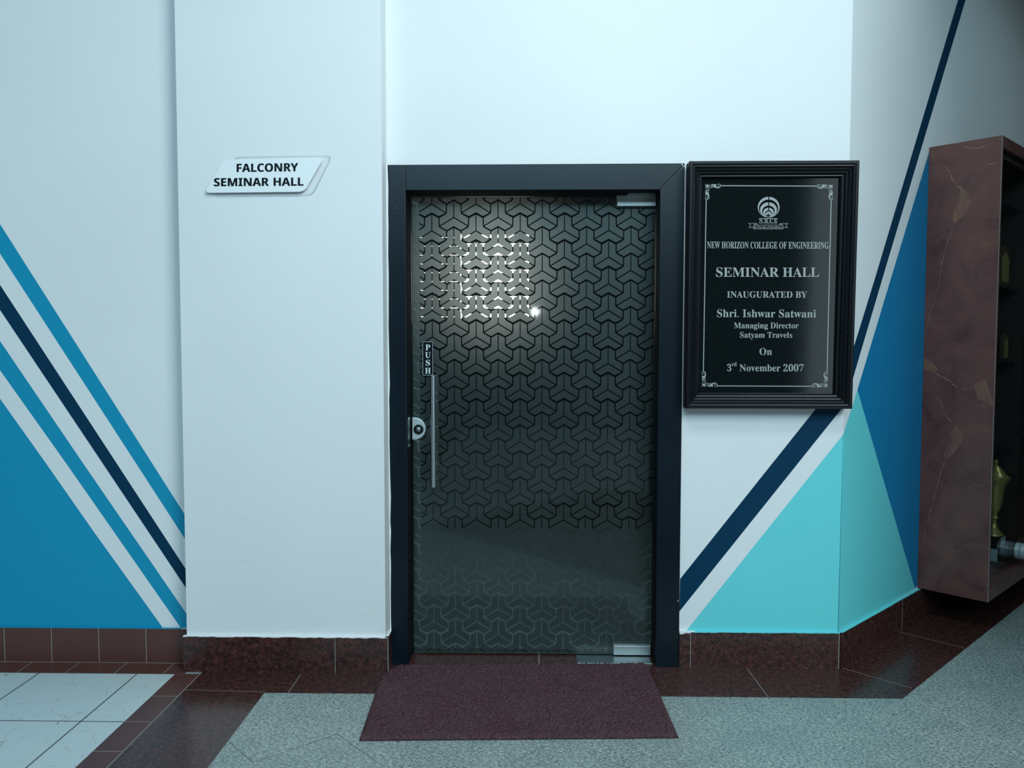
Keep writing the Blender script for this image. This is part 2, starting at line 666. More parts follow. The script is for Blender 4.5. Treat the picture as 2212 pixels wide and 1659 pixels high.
# ------------------------------------------------------------------ skirtings
w = MB()
w.box(-5.0, -1.38, YB, YW + 0.02, 0.0, 0.1465, M['brown_tile'])
for k in range(14):
    x = ony(315.7, 1390, YB).x - 0.2 * k
    w.box(x - 0.0012, x + 0.0012, YB - 0.0006, YB + 0.002, 0.001, 0.1466, M['joint'])
w.box(-5.0, -1.38, YB - 0.0006, YB + 0.002, 0.0, 0.0018, M['joint'])
w.box(-5.0, -1.447, YB - 0.0003, YW, 0.1465, 0.1476, M['blue'])
w.box(-1.447, -1.39, YB - 0.0003, YW, 0.1465, 0.1476, M['white'])
struct(w, 'baseboard_left')


def slop(mb, p0, p1, up, out, m, n, h):       # wobbly line of wall paint on a skirting's top edge
    p0, p1, up, out = map(Vector, (p0, p1, up, out))
    pts = [p0.lerp(p1, i / n) for i in range(n + 1)]
    lo = [-random.random() * h for _ in pts]
    for i in range(n):
        a, b = pts[i], pts[i + 1]
        mb.face([a + up * lo[i] + out, b + up * lo[i + 1] + out, b + up * 0.001 + out, a + up * 0.001 + out], m)


w = MB()
w.box(-1.4025, -0.5665, 3.146, YW + 0.02, 0.0, 0.1475, M['granite'])
xj = ony(724, 1410, 3.146).x
w.box(xj - 0.001, xj + 0.001, 3.1453, 3.148, 0.0, 0.1476, M['joint'])
w.box(-0.5685, -0.5655, 3.1453, 3.1475, 0.0, 0.1476, M['joint'])
w.box(-1.4025, -0.5665, 3.1455, 3.16, 0.1475, 0.1490, M['white'])
w.box(-0.578, -0.5665, 3.1455, YB, 0.1475, 0.1490, M['white'])
slop(w, (-1.4025, 3.1457, 0.1485), (-0.5665, 3.1457, 0.1485), (0, 0, 1), (0, -0.0004, 0), M['white'], 60, 0.004)
struct(w, 'baseboard_pillar')

w = MB()
w.box(0.6215, XC - 0.004, YB, YW + 0.02, 0.0, 0.1495, M['granite'])
xj = ony(1491.5, 1400, YB).x
w.box(xj - 0.0012, xj + 0.0012, YB - 0.0006, YB + 0.002, 0.0, 0.1496, M['joint'])
w.box(XC - 0.0065, XC - 0.0035, YB - 0.0006, YB + 0.002, 0.0, 0.1496, M['joint'])
w.box(0.6215, 0.685, YB - 0.0003, YW, 0.1495, 0.1512, M['white'])
w.box(0.685, XC + 0.0, YB - 0.0003, YW, 0.1495, 0.1512, M['teal'])
slop(w, (0.6215, YB - 0.0004, 0.1495), (0.68, YB - 0.0004, 0.1495), (0, 0, 1), (0, -0.0004, 0), M['white'], 6, 0.010)
slop(w, (0.68, YB - 0.0004, 0.1495), (XC - 0.004, YB - 0.0004, 0.1495), (0, 0, 1), (0, -0.0004, 0), M['teal'], 40, 0.003)
struct(w, 'baseboard_back')

w = MB()
T45 = 0.013
w.prism([w45(-0.0055, T45, 0), w45(L45, T45, 0), w45(L45, T45, 0.1495), w45(-0.0055, T45, 0.1495)], -N45 * (T45 + 0.02), M['granite'])
for s in (0.628, 1.43, 2.23, 3.03):
    w.prism([w45(s - 0.0012, T45 + 0.0005, 0), w45(s + 0.0012, T45 + 0.0005, 0), w45(s + 0.0012, T45 + 0.0005, 0.1496), w45(s - 0.0012, T45 + 0.0005, 0.1496)], -N45 * 0.003, M['joint'])
w.prism([w45(0, T45, 0.1495), w45(0.85, T45, 0.1495), w45(0.85, T45, 0.1512), w45(0, T45, 0.1512)], -N45 * T45, M['teal'])
slop(w, w45(0, T45 + 0.0003, 0.1497), w45(0.85, T45 + 0.0003, 0.1497), (0, 0, 1), N45 * 0.0003, M['teal'], 36, 0.0018)
struct(w, 'baseboard_right')

# ------------------------------------------------------------------ floor
w = MB()
w.box(-6, 9, -6.5, 9, -0.12, 0.0, M['grey'])


def fl(pts, m, h):
    w.face([(x, y, h) for x, y in pts], M[m])


XB0, XB1, XG = -1.428, -1.327, -1.010     # white|brown, brown|dark granite, dark granite|grey
YR0 = 3.122                                # white tiles stop, brown row starts
YG = 2.961                                 # dark band | grey
fl([(-6, -6), (XB0, -6), (XB0, YR0), (-6, YR0)], 'white_tile', 0.0006)
fl([(XB0, -6), (XB1, -6), (XB1, YR0 + 0.005), (XB0, YR0 + 0.005)], 'brown_tile', 0.0006)
fl([(-6, YR0), (XB0, YR0), (XB0, YR0 + 0.005), (-1.39, YR0 + 0.005), (-1.39, YB), (-6, YB)], 'brown_tile', 0.0006)
fl([(XB1, -6), (XG, -6), (XG, YG), (XG, YG + 0.02), (XB1, YG + 0.02)], 'granite', 0.0006)
# band under the pillar, door and angled wall
P1 = onz(1947, 1507)
P2 = onz(2212, 1299)
ed = (Vector((P2.x, P2.y, 0)) - Vector((P1.x, P1.y, 0))).normalized()
P3 = Vector((P1.x, P1.y, 0)) + ed * 6
E3 = w45(5.3, 0.0, 0)
fl([(XB1, YG), (P1.x, YG), (XC, YW), (XB1, YW)], 'granite', 0.0007)
fl([(-0.6, YW - 0.01), (0.64, YW - 0.01), (0.64, 3.42), (-0.6, 3.42)], 'granite', 0.0008)
fl([(0.62, 2.40), (-0.75, 0.95), (0.75, -0.55), (2.1, 0.9)], 'granite', 0.0006)      # unseen dark diamond, added to darken the door glass reflection
fl([(P1.x, YG), (P3.x, P3.y), (E3.x, E3.y), (XC, YW)], 'granite', 0.0007)


fl([(3.3, 1.95), (6.6, 1.95), (6.6, 8.3), (3.3, 5.0)], 'granite', 0.0005)  # unseen dark zone, added to darken what the cabinet glass mirrors


def seam(a, b, wd, m, h=0.0011):
    a, b = Vector((a[0], a[1], h)), Vector((b[0], b[1], h))
    t = (b - a).normalized()
    o = Vector((-t.y, t.x, 0)) * wd / 2
    w.face([a - o, b - o, b + o, a + o], M[m])


for k in range(9):                          # white tile grid
    x = onz(296, 1456).x - 0.4 * k
    seam((x, -6), (x, YR0), 0.006, 'joint_dark')
for k in range(12):
    y = 2.718 - 0.4 * k
    seam((-6, y), (XB0, y), 0.005, 'joint_dark')
for k in range(22):
    y = 2.922 - 0.2035 * k
    seam((XB0, y), (XB1, y), 0.003, 'joint')
seam((XB1, -6), (XB1, 3.14), 0.0035, 'joint')
seam((-6, YR0 + 0.002), (XB1 + 0.01, YR0 + 0.002), 0.0025, 'joint_red')
for k in range(16):
    x = onz(375, 1435).x - 0.2 * k
    seam((x, YR0), (x, YB), 0.003, 'joint')
a, b = onz(401, 1492), onz(576, 1497)
seam((XB1, YG + 0.018), (XG, YG + 0.006), 0.002, 'joint')
for p, q_ in (((649, 1458), (622.5, 1497)), ((1614, 1445), (1660, 1507))):
    a, b = onz(*p), onz(*q_)
    seam((a.x, a.y), (b.x, b.y), 0.0025, 'joint')
for p, q_ in (((1820, 1444), (1970, 1487)), ((1941, 1365), (2082, 1400))):
    a, b = onz(*p), onz(*q_)
    seam((a.x, a.y), (b.x, b.y), 0.0025, 'joint')
for p, q_ in (((494, 1602), (547, 1647)), ((547, 1647), (729, 1586)), ((729, 1586), (830, 1657)), ((1100, 1650), (1180, 1610))):
    a, b = onz(*p), onz(*q_)
    seam((a.x, a.y), (b.x, b.y), 0.0022, 'joint_dark', 0.0005)
seam((0.045, 3.25), (0.045, 3.4), 0.003, 'joint')
struct(w, 'floor')

# ------------------------------------------------------------------ the rest of the lobby (behind the viewer) and unseen light blockers added beside it
w = MB()
w.box(-8, 4.15, -6.2, -6.0, 0.0, 6.5, M['opp'])
w.box(4.15, 12.0, -6.2, -6.0, 3.95, 6.5, M['opp'])
struct(w, 'wall_front')
w = MB()
w.box(2.33, 9.0, 1.75, 1.95, 0.0, ZT, M['corr'])  # unseen wall added to keep light off the angled wall
w.box(6.6, 6.8, 1.95, 9.0, 0.0, ZT, M['hall'])  # dark end added so the cabinet glass mirrors something dark
struct(w, 'wall_corridor_blocker')
w = MB()
w.prism([(2.35, 1.75, ZT), (9, 1.75, ZT), (9, 9, ZT), (1.9, 9, ZT), (1.55, 3.5, ZT)], (0, 0, 0.12), M['ceil'])  # unseen slab, outline cut to block light from the far angled wall
struct(w, 'ceiling_blocker')

# ------------------------------------------------------------------ the dim hall behind the glass
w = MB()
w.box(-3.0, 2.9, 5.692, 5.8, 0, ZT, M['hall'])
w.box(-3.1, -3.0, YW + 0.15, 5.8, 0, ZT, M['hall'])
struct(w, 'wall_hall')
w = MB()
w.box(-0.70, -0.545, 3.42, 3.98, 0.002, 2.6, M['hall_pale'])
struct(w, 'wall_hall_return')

YS = 5.6
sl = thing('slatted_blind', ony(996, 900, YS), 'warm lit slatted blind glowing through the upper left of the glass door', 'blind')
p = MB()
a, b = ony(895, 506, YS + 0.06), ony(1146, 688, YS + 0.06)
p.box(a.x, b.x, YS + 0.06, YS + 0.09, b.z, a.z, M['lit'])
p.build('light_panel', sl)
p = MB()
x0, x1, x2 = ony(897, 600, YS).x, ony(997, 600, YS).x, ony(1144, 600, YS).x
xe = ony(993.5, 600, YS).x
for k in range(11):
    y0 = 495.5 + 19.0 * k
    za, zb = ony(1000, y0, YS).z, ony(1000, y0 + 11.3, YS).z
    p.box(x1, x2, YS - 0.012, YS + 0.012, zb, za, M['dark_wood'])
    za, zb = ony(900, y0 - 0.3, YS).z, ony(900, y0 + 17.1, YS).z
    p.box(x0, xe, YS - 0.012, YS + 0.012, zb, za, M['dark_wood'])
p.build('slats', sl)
p = MB()
zt, zb = ony(1000, 505, YS).z, ony(1000, 689, YS).z
for xa, xb, z0, z1 in ((x0 - 0.05, x2 + 0.05, zt, zt + 0.06), (x0 - 0.05, x2 + 0.05, zb - 0.06, zb), (x0 - 0.05, x0 + 0.01, zb, zt), (x2 - 0.004, x2 + 0.05, zb, zt)):
    p.box(xa, xb, YS - 0.02, YS + 0.09, z0, z1, M['dark_wood'])
p.build('frame', sl)

# ------------------------------------------------------------------ door frame
w = MB()
YF0, YF1 = 3.2345, 3.41
w.prism([(-0.60, YF0, 0.0), (-0.4985, YF0, 0.0), (-0.4965, YF0, 1.951), (-0.4965, YF0, 2.0533), (-0.60, YF0, 2.0533)], (0, YF1 - YF0, 0), M['frame'])
w.prism([(-0.4965, YF0, 1.951), (0.5243, YF0, 1.9495), (0.6225, YF0, 2.0540), (-0.4965, YF0, 2.0533)], (0, YF1 - YF0, 0), M['frame'])
w.hexa([(0.5240, YF0, 0), (0.6210, YF0, 0), (0.6210, YF1, 0), (0.5330, YF1, 0), (0.5243, YF0, 1.9495), (0.6225, YF0, 2.0540), (0.6225, YF1, 2.0540), (0.5330, YF1, 1.9495)], M['frame'])
for ch in ([(1471.8, 353.2), (1474.6, 354.0), (1474.6, 357.2), (1473.2, 358.0)], [(1475.5, 359.2), (1477.6, 357.2), (1478.2, 358.6), (1476.4, 361.0)], [(1480.5, 355.0), (1482.8, 354.0), (1481.6, 356.6)], [(853.0, 448.0), (853.6, 448.2), (853.4, 450.6), (852.8, 450.4)], [(1415.5 + 50, 1296), (1466.5, 1294.5), (1464.2, 1300), (1462.9, 1299.5)]):
    w.face([ony(x, y, YF0 - 0.0005) for x, y in ch], M['white'])
RV = plain('matte_black_reveal', (0.004, 0.006, 0.008), 0.7, 0.0, 0.12)
w.face([(-0.49815, YF0 + 0.006, 0.003), (-0.49815, YF1, 0.003), (-0.49615, YF1, 1.9485), (-0.49615, YF0 + 0.006, 1.9485)], RV)
w.face([(-0.4962, YF0 + 0.006, 1.9507), (-0.4962, YF1, 1.9507), (0.5325, YF1, 1.9492), (0.5240, YF0 + 0.006, 1.9492)], RV)
w.face([(0.52405, YF0 + 0.006, 0.003), (0.52395, YF0 + 0.006, 1.9490), (0.53265, YF1, 1.9490), (0.53265, YF1, 0.003)], RV)
fr = struct(w, 'trim_1', bevel=0.0025)
p = MB()
p.box(-0.4982, -0.4965, 3.255, 3.315, 0.905, 1.03, M['steel_dull'])
p.box(-0.4966, -0.4958, 3.285, 3.312, 0.92, 1.015, M['black_base'])
for zz in (0.912, 1.023):
    p.tube((-0.4968, 3.285, zz), (-0.4952, 3.285, zz), 0.004, M['chrome'], 12)
p.build('strike_plate', fr)
p = MB()
p.box(0.405, 0.520, 3.30, 3.34, 1.9455, 1.9492, M['steel_dull'])
p.build('pivot_plate', fr)

# ------------------------------------------------------------------ glass door leaf
YG0, YG1 = 3.350, 3.362
GX0, GX1, GZ0, GZ1 = -0.4925, 0.5285, 0.008, 1.946
dr = thing('door_1', (0.5, 3.356, 0.0), 'frosted glass door with geometric lattice film in the black frame', 'door', kind='structure')
p = MB()
for yy, fl_ in ((YG0, 1), (YG1, -1)):
    p.face([(GX0, yy, GZ0), (GX1, yy, GZ0), (GX1, yy, GZ1), (GX0, yy, GZ1)][::fl_], M['pane'])
for a, b in (((GX0, GZ0), (GX0, GZ1)), ((GX0, GZ1), (GX1, GZ1)), ((GX1, GZ1), (GX1, GZ0)), ((GX1, GZ0), (GX0, GZ0))):
    p.face([(a[0], YG0, a[1]), (a[0], YG1, a[1]), (b[0], YG1, b[1]), (b[0], YG0, b[1])], M['glass_edge'])
pane = p.build('glass_pane', dr)

# film on the inner face: rows of three-armed shapes cut out with clear lines between them
c0 = ony(980.3, 469.4, YG1)
c1 = ony(980.3 + 4 * 47.65, 756.1, YG1)
DU, DV = (c1.x - c0.x) / 4, (c0.z - c1.z) / 5
UX, UZ = DU / 247.0, DV / 297.2


def rnd(a, b, c, r, n=4):        # rounded corner at b
    a, b, c = map(lambda t: Vector((t[0], t[1])), (a, b, c))
    p0 = b + (a - b).normalized() * r
    p1 = b + (c - b).normalized() * r
    return [tuple((p0 * (1 - t) ** 2 + b * 2 * t * (1 - t) + p1 * t * t)) for t in (i / n for i in range(n + 1))]


def clip(poly, x0, x1, z0, z1):
    for ax, lim, sg in ((0, x0, 1), (0, x1, -1), (1, z0, 1), (1, z1, -1)):
        out = []
        for i in range(len(poly)):
            a, b = poly[i - 1], poly[i]
            ia, ib = (a[ax] - lim) * sg >= 0, (b[ax] - lim) * sg >= 0
            if ia != ib:
                t = (lim - a[ax]) / (b[ax] - a[ax])
                out.append((a[0] + (b[0] - a[0]) * t, a[1] + (b[1] - a[1]) * t))
            if ib:
                out.append(b)
        poly = out
        if not poly:
            break
    return poly


def arm_piece(g):
    pts = [(-5, 178 - g), (-5, 3), (-151, -86)]
    pts += rnd((-151, -86), (-158, -90), (-159, 0), 9, 3)
    pts += [(-159, -6)]
    pts += rnd((-159, -6), (-76, 41), (-75, 148), 20)
    pts += [(-75, 138 - g)]
    return pts


def chevron(k):
    return [(0, -9), (147, -98), (149, -103 + k * 0.2), (83, -142 + k), (78, -144 + k), (0, -98 + k * 0.6), (-78, -144 + k), (-83, -142 + k), (-149, -103 + k * 0.2), (-147, -98)]


p = MB()
for i in range(-12, 10):
    odd = i % 2
    for j in range(-3, 20):
        cx_, cz_ = c0.x + i * DU, c0.z - j * DV + (DV / 2 if odd else 0)
        kk = 9 if odd else 3
        for poly in (arm_piece(0), [(-x, y) for x, y in arm_piece(0)][::-1], chevron(kk)):
            pts = clip([(cx_ + x * UX, cz_ + y * UZ) for x, y in poly], GX0 + 0.002, GX1 - 0.003, GZ0 + 0.002, GZ1 - 0.002)
            if len(pts) >= 3:
                p.prism([(x, YG1 + 0.0004, zz) for x, zz in pts], (0, 0.0004, 0), M['film'])
p.build('frosted_film', pane)

# pull handle: front bar and the bar behind, on two stand-offs
hx0, hz0, hz1 = -0.3988, 0.7328, 1.2019
p = MB()
p.tube((hx0, 3.305, hz0), (hx0, 3.305, hz1), 0.0122, M['steel'], 32)
hd = p.build('pull_handle', dr, smooth=40, bevel=0.001)
for zz in (1.125, 0.825):
    p = MB()
    p.tube((hx0, 3.309, zz), (hx0, YG0 + 0.001, zz), 0.007, M['steel'], 20)
    p.tube((hx0, YG0 - 0.005, zz), (hx0, YG0 + 0.0005, zz), 0.0115, M['steel'], 24)
    p.build('standoff', hd, smooth=40)
p = MB()
p.tube((hx0, 3.41, hz0), (hx0, 3.41, hz1), 0.0122, M['steel'], 24)
for zz in (1.125, 0.825):
    p.tube((hx0, YG1, zz), (hx0, 3.406, zz), 0.007, M['steel'], 16)
p.build('inner_handle', dr, smooth=40)

# push sign
p = MB()
a, b = ony(912, 737, YG0 - 0.002), ony(936.3, 811.5, YG0 - 0.002)
p.box(a.x, b.x, YG0 - 0.0035, YG0, b.z, a.z, M['black_plate'])
sg = p.build('push_sign', dr)
p = MB()
yy = YG0 - 0.0037
for xa, xb, z0, z1 in ((a.x + .002, b.x - .002, a.z - .003, a.z - .002), (a.x + .002, b.x - .002, b.z + .002, b.z + .003), (a.x + .002, a.x + .003, b.z + .002, a.z - .002), (b.x - .003, b.x - .002, b.z + .002, a.z - .002)):
    p.box(xa, xb, yy, yy + 0.0003, z0, z1, M['letter_white'])
p.build('border', sg)

# lock: D-shaped cover with cylinder
lx, lz, lr = ony(893.5, 926, 3.336).x, ony(893.5, 926, 3.336).z, 0.0475
p = MB()
pts = [(GX0 + 0.001, lz - lr), (lx, lz - lr)] + [(lx + (lr * 1.08) * math.sin(t), lz - lr * math.cos(t)) for t in (math.pi * i / 24 for i in range(1, 24))] + [(lx, lz + lr), (GX0 + 0.001, lz + lr)]
p.prism([(x, 3.334, zz) for x, zz in pts], (0, YG0 - 3.334, 0), M['chrome'])
lk = p.build('door_lock', dr, bevel=0.003, segs=3)
p = MB()
kx, kz = ony(904, 927.5, 3.33).x, ony(904, 927.5, 3.33).z
p.lathe((kx, 3.334, kz), (0, -1, 0), [(0.0205, 0), (0.0205, 0.004), (0.017, 0.0075), (0.0135, 0.008), (0.0130, 0.006), (0.0105, 0.006), (0.0105, 0.0085), (0.0001, 0.0085)], M['dark_metal'], 32)
p.lathe((kx, 3.334, kz), (0, -1, 0), [(0.0085, 0.0080), (0.0085, 0.0105), (0.007, 0.0112), (0.0001, 0.0112)], M['steel'], 28)
p.box(kx - 0.004, kx + 0.003, 3.3224, 3.3230, kz - 0.001, kz + 0.001, M['black_base'])
p.build('lock_cylinder', lk, smooth=35)
p = MB()
p.box(GX0 + 0.002, GX0 + 0.017, 3.3325, 3.334, lz - 0.042, lz - 0.026, M['nameplate'])
p.build('sticker', lk)

# patch fittings
for nm, (xa, ya), (xb, yb) in (('top', (1333, 420), (1417.5, 445)), ('bot', (1325, 1395), (1405.5, 1421))):
    a, b = ony(xa, ya, 3.338), ony(xb, yb, 3.338)
    p = MB()
    za, zb = (GZ1 + 0.002, b.z) if nm == 'top' else (a.z, GZ0 + 0.0)
    p.box(a.x, b.x, 3.338, 3.374, zb, za, M['patch_metal'])
    p.build('patch_fitting', dr, bevel=0.0022, segs=2)

# spring cover plate let into the sill
p = MB()
p.box(0.203, 0.517, 3.262, 3.40, 0.0005, 0.004, M['steel_dull'])
fs = tag(p.build('floor_spring_cover', origin=(0.36, 3.32, 0.0005), bevel=0.0015), 'grey metal floor spring cover plate in the sill under the glass door', 'cover plate')

# ------------------------------------------------------------------ lettering
DG = None


def glyph_mesh(body, family, extrude=0.0, space=1.0, word=1.0):
    if family == 'serif':
        U, Lw, N = 0x1D400, 0x1D41A, 0x1D7CE
    else:
        U, Lw, N = 0x1D5D4, 0x1D5EE, 0x1D7EC
    s = ''.join(chr(U + ord(c) - 65) if 'A' <= c <= 'Z' else chr(Lw + ord(c) - 97) if 'a' <= c <= 'z' else chr(N + ord(c) - 48) if c.isdigit() else c for c in body)
    cu = bpy.data.curves.new('text', 'FONT')
    cu.body = s
    cu.size = 1.0
    cu.space_character = space
    cu.space_word = word
    cu.extrude = 0.01
    cu.resolution_u = 6
    o = bpy.data.objects.new('text', cu)
    COL.objects.link(o)
    me = bpy.data.meshes.new_from_object(o.evaluated_get(bpy.context.evaluated_depsgraph_get()))
    vs = np.zeros(len(me.vertices) * 3)
    me.vertices.foreach_get('co', vs)
    fs = [tuple(pp.vertices) for pp in me.polygons]
    bpy.data.objects.remove(o)
    bpy.data.curves.remove(cu)
    bpy.data.meshes.remove(me)
    return vs.reshape(-1, 3), fs


CAPH = {}


def caph(family):
    if family not in CAPH:
        v, _ = glyph_mesh('H', family)
        CAPH[family] = v[:, 1].max() - v[:, 1].min()
    return CAPH[family]


def text_on(mb, body, family, left, right, cap, plane, m, out, thick=0.0006, space=1.0, word=1.0):
    """left/right: picture points of the baseline ends, cap: capital height in picture pixels"""
    v, f = glyph_mesh(body, family, space=space, word=word)
    x0, x1 = v[:, 0].min(), v[:, 0].max()
    h = caph(family)
    pts = []
    out = Vector(out)
    for x, y, zz in v:
        s = (x - x0) / (x1 - x0)
        px = left[0] + s * (right[0] - left[0])
        py = left[1] + s * (right[1] - left[1]) - y / h * cap
        pts.append(plane(px, py) + (out * thick if zz > 0 else Vector((0, 0, 0))))
    mb.raw(pts, f, m)


OUT = Vector((0, -1, 0))
p = MB()
for ch, y in (('P', 756.5), ('U', 772.8), ('S', 789.5), ('H', 806.8)):
    hw = {'P': 5.0, 'U': 5.6, 'S': 4.6, 'H': 6.0}[ch]
    text_on(p, ch, 'serif', (924.3 - hw, y), (924.3 + hw, y), 12.0, lambda x, yv: ony(x, yv, YG0 - 0.0036), M['letter_white'], OUT, 0.0004)
p.build('lettering', sg)

# ------------------------------------------------------------------ seminar hall sign on the pillar
sroot = thing('name_sign', ony(566, 420, YP), 'white slanted two-layer name sign with black capitals on the pillar', 'sign')


def rounded(pts, rad):
    out = []
    n = len(pts)
    for i in range(n):
        a, b, c = (Vector(pts[i - 1]), Vector(pts[i]), Vector(pts[(i + 1) % n]))
        p0 = b + (a - b).normalized() * rad
        p1 = b + (c - b).normalized() * rad
        out += [p0 * (1 - t) ** 2 + b * 2 * t * (1 - t) + p1 * t * t for t in (k / 7 for k in range(8))]
    return [tuple(v) for v in out]


YS1 = YP - 0.0055     # front of the clear back plate
YS2 = YP - 0.016      # front of the white panel
p = MB()
bk = rounded([(507, 338.4), (718, 335.2), (675.5, 421.2), (463, 423.8)], 14)
p.prism([ony(x, y, YS1) for x, y in bk], (0, YP - 0.0003 - YS1, 0), M['acrylic'], M['acrylic'])
bp = p.build('back_plate', sroot)
p = MB()
for i in range(len(bk)):                       # the plate's polished edge, a thin grey line all round
    a, b = Vector(bk[i]), Vector(bk[(i + 1) % len(bk)])
    if (b - a).length < 1e-6:
        continue
    cc = Vector((590, 380))
    na = a + (cc - a).normalized() * 1.3
    nb = b + (cc - b).normalized() * 1.3
    p.face([ony(v.x, v.y, YS1 - 0.0003) for v in (a, b, nb, na)], M['nameplate'])
p.build('polished_edge', bp)
p = MB()
fp = rounded([(483, 344.6), (699.5, 339.8), (657, 414.2), (441, 416.6)], 13)
p.prism([ony(x, y, YS2) for x, y in fp], (0, 0.005, 0), M['panel_white'])
fpn = p.build('face_panel', sroot, bevel=0.0006)
p = MB()
pf = lambda x, y: ony(x, y, YS2 - 0.0001)
for body, a, b, c, wd in (('FALCONRY', (511.3, 371.6), (644.3, 369.9), 17.6, 1.0), ('SEMINAR HALL', (462.2, 402.3), (655.6, 401.0), 17.4, 1.15)):
    p = MB()
    for dx in (-0.32, 0.32):
        text_on(p, body, 'sans', (a[0] + 0.32 + dx, a[1]), (b[0] - 0.32 + dx, b[1]), c, pf, M['letter_black'], OUT, 0.001 + dx * 1e-5, word=wd)
    p.build('lettering', fpn)
for xx, yy2 in ((530, 380), (620, 379)):
    p = MB()
    a = ony(xx, yy2, YS2)
    p.tube((a.x, YS2 + 0.004, a.z), (a.x, YS1 + 0.0001, a.z), 0.006, M['steel'], 16)
    p.build('spacer', sroot, smooth=40)

# ------------------------------------------------------------------ framed stone plaque
PLT = math.radians(1.06)
PO = Vector((0.9545, 3.2440, 1.0775))
proot = thing('inauguration_plaque', PO, 'black moulded frame holding an engraved dark stone slab right of the door', 'plaque')
PW, PH, PD = 0.6565, 0.9690, 0.0715
pu, pv, pn = Vector((1, 0, 0)), Vector((0, -math.sin(PLT), math.cos(PLT))), Vector((0, -math.cos(PLT), -math.sin(PLT)))


def PL(u, v, w_): return PO + pu * u + pv * v + pn * w_


prof = [(0.0, -0.0), (0.0, PD - 0.004), (0.002, PD - 0.001), (0.005, PD), (0.011, PD), (0.0135, PD - 0.002), (0.014, PD - 0.005), (0.0165, PD - 0.006), (0.0205, PD - 0.005), (0.0225, PD - 0.008), (0.024, PD - 0.014), (0.0275, PD - 0.016),
        (0.031, PD - 0.0145), (0.034, PD - 0.017), (0.0355, PD - 0.024), (0.039, PD - 0.0255), (0.042, PD - 0.0245), (0.0445, PD - 0.028), (0.046, PD - 0.035), (0.050, PD - 0.0365), (0.053, PD - 0.036), (0.056, PD - 0.040), (0.0585, PD - 0.048), (0.0595, PD - 0.054)]
p = MB()
vs = []
for s_, h in prof:
    vs += [PL(-PW / 2 + s_, s_, h), PL(PW / 2 - s_, s_, h), PL(PW / 2 - s_, PH - s_, h), PL(-PW / 2 + s_, PH - s_, h)]
fs_ = []
for k in range(len(prof) - 1):
    for i in range(4):
        j = (i + 1) % 4
        fs_.append((k * 4 + i, k * 4 + j, (k + 1) * 4 + j, (k + 1) * 4 + i))
p.raw(vs, fs_, M['gloss_black'])
p.build('frame', proot)
SLW = PD - 0.0525     # slab face height over the wall
p = MB()
p.prism([PL(-PW / 2 + 0.03, 0.03, SLW), PL(PW / 2 - 0.03, 0.03, SLW), PL(PW / 2 - 0.03, PH - 0.03, SLW), PL(-PW / 2 + 0.03, PH - 0.03, SLW)], -pn * (SLW - 0.001), M['slab'])
slab = p.build('stone_slab', proot)
slab_d = pn.dot(PL(0, 0, SLW))


def ps(x, y, lift=0.0): return on(x, y, pn, slab_d + lift)


G = M['letter_grey']
LINES = [
    ('NEW HORIZON COLLEGE OF ENGINEERING', (1527.5, 536.2), (1790.0, 537.2), 14.2, 1.0, 1.0),
    ('SEMINAR HALL', (1547.0, 597.8), (1769.3, 598.0), 19.8, 1.0, 1.0),
    ('INAUGURATED BY', (1570.4, 642.7), (1743.4, 643.0), 13.4, 1.0, 1.0),
    ('Shri. Ishwar Satwani', (1548.8, 684.8), (1762.6, 685.8), 16.4, 1.0, 1.0),
    ('Managing Director', (1585.4, 709.0), (1725.0, 709.2), 12.2, 1.0, 1.0),
    ('Satyam Travels', (1598.4, 729.3), (1711.4, 729.5), 12.0, 1.0, 1.0),
    ('On', (1640.5, 766.6), (1667.4, 766.6), 14.6, 1.0, 1.0),
]
for body, a, b, c, sp, wd in LINES:
    p = MB()
    text_on(p, body, 'serif', a, b, c, lambda x, y: ps(x, y, 0.0002), G, pn, 0.0005, sp, wd)
    p.build('lettering', slab)
p = MB()
text_on(p, '3', 'serif', (1570.6, 801.6), (1579.8, 801.6), 14.6, lambda x, y: ps(x, y, 0.0002), G, pn, 0.0005)
text_on(p, 'rd', 'serif', (1581.2, 790.8), (1591.2, 790.8), 8.6, lambda x, y: ps(x, y, 0.0002), G, pn, 0.0005)
text_on(p, 'November 2007', 'serif', (1597.6, 801.8), (1735.8, 802.2), 14.6, lambda x, y: ps(x, y, 0.0002), G, pn, 0.0005)
p.build('lettering', slab)


def pline(mb, pts, wd, m=G, lift=0.0006, closed=False):
    pts = [Vector(q) for q in pts]
    if closed:
        pts = pts + [pts[0]]
    for i in range(len(pts) - 1):
        a, b = pts[i], pts[i + 1]
        t = (b - a).normalized()
        o = Vector((-t.y, t.x)) * wd / 2
        a2, b2 = a - t * wd / 2, b + t * wd / 2
        mb.prism([ps(*(a2 - o), lift), ps(*(b2 - o), lift), ps(*(b2 + o), lift), ps(*(a2 + o), lift)], -pn * 0.0004, m)


def ribbon(mb, pts, ws, lift=0.0006):
    n = len(pts)
    L_, R_ = [], []
    for i in range(n):
        a, b = Vector(pts[max(0, i - 1)]), Vector(pts[min(n - 1, i + 1)])
        t = (b - a).normalized()
        o = Vector((-t.y, t.x)) * ws[i] / 2
        L_.append(Vector(pts[i]) + o)
        R_.append(Vector(pts[i]) - o)
    for i in range(n - 1):
        mb.face([ps(*L_[i], lift), ps(*R_[i], lift), ps(*R_[i + 1], lift), ps(*L_[i + 1], lift)], G)


# emblem: nested crescents, lamp, initials and motto ribbon
p = MB()
EX, EY = 1600.0, 410.0


def disc(cx_, top, bot, rx, m, lift, n=48):
    cy_, ry = (top + bot) / 2, (bot - top) / 2
    p.face([ps(EX + (cx_ + rx * math.cos(t)) / 16.59, EY + (cy_ + ry * math.sin(t)) / 16.59, lift) for t in (2 * math.pi * i / n for i in range(n))], m)


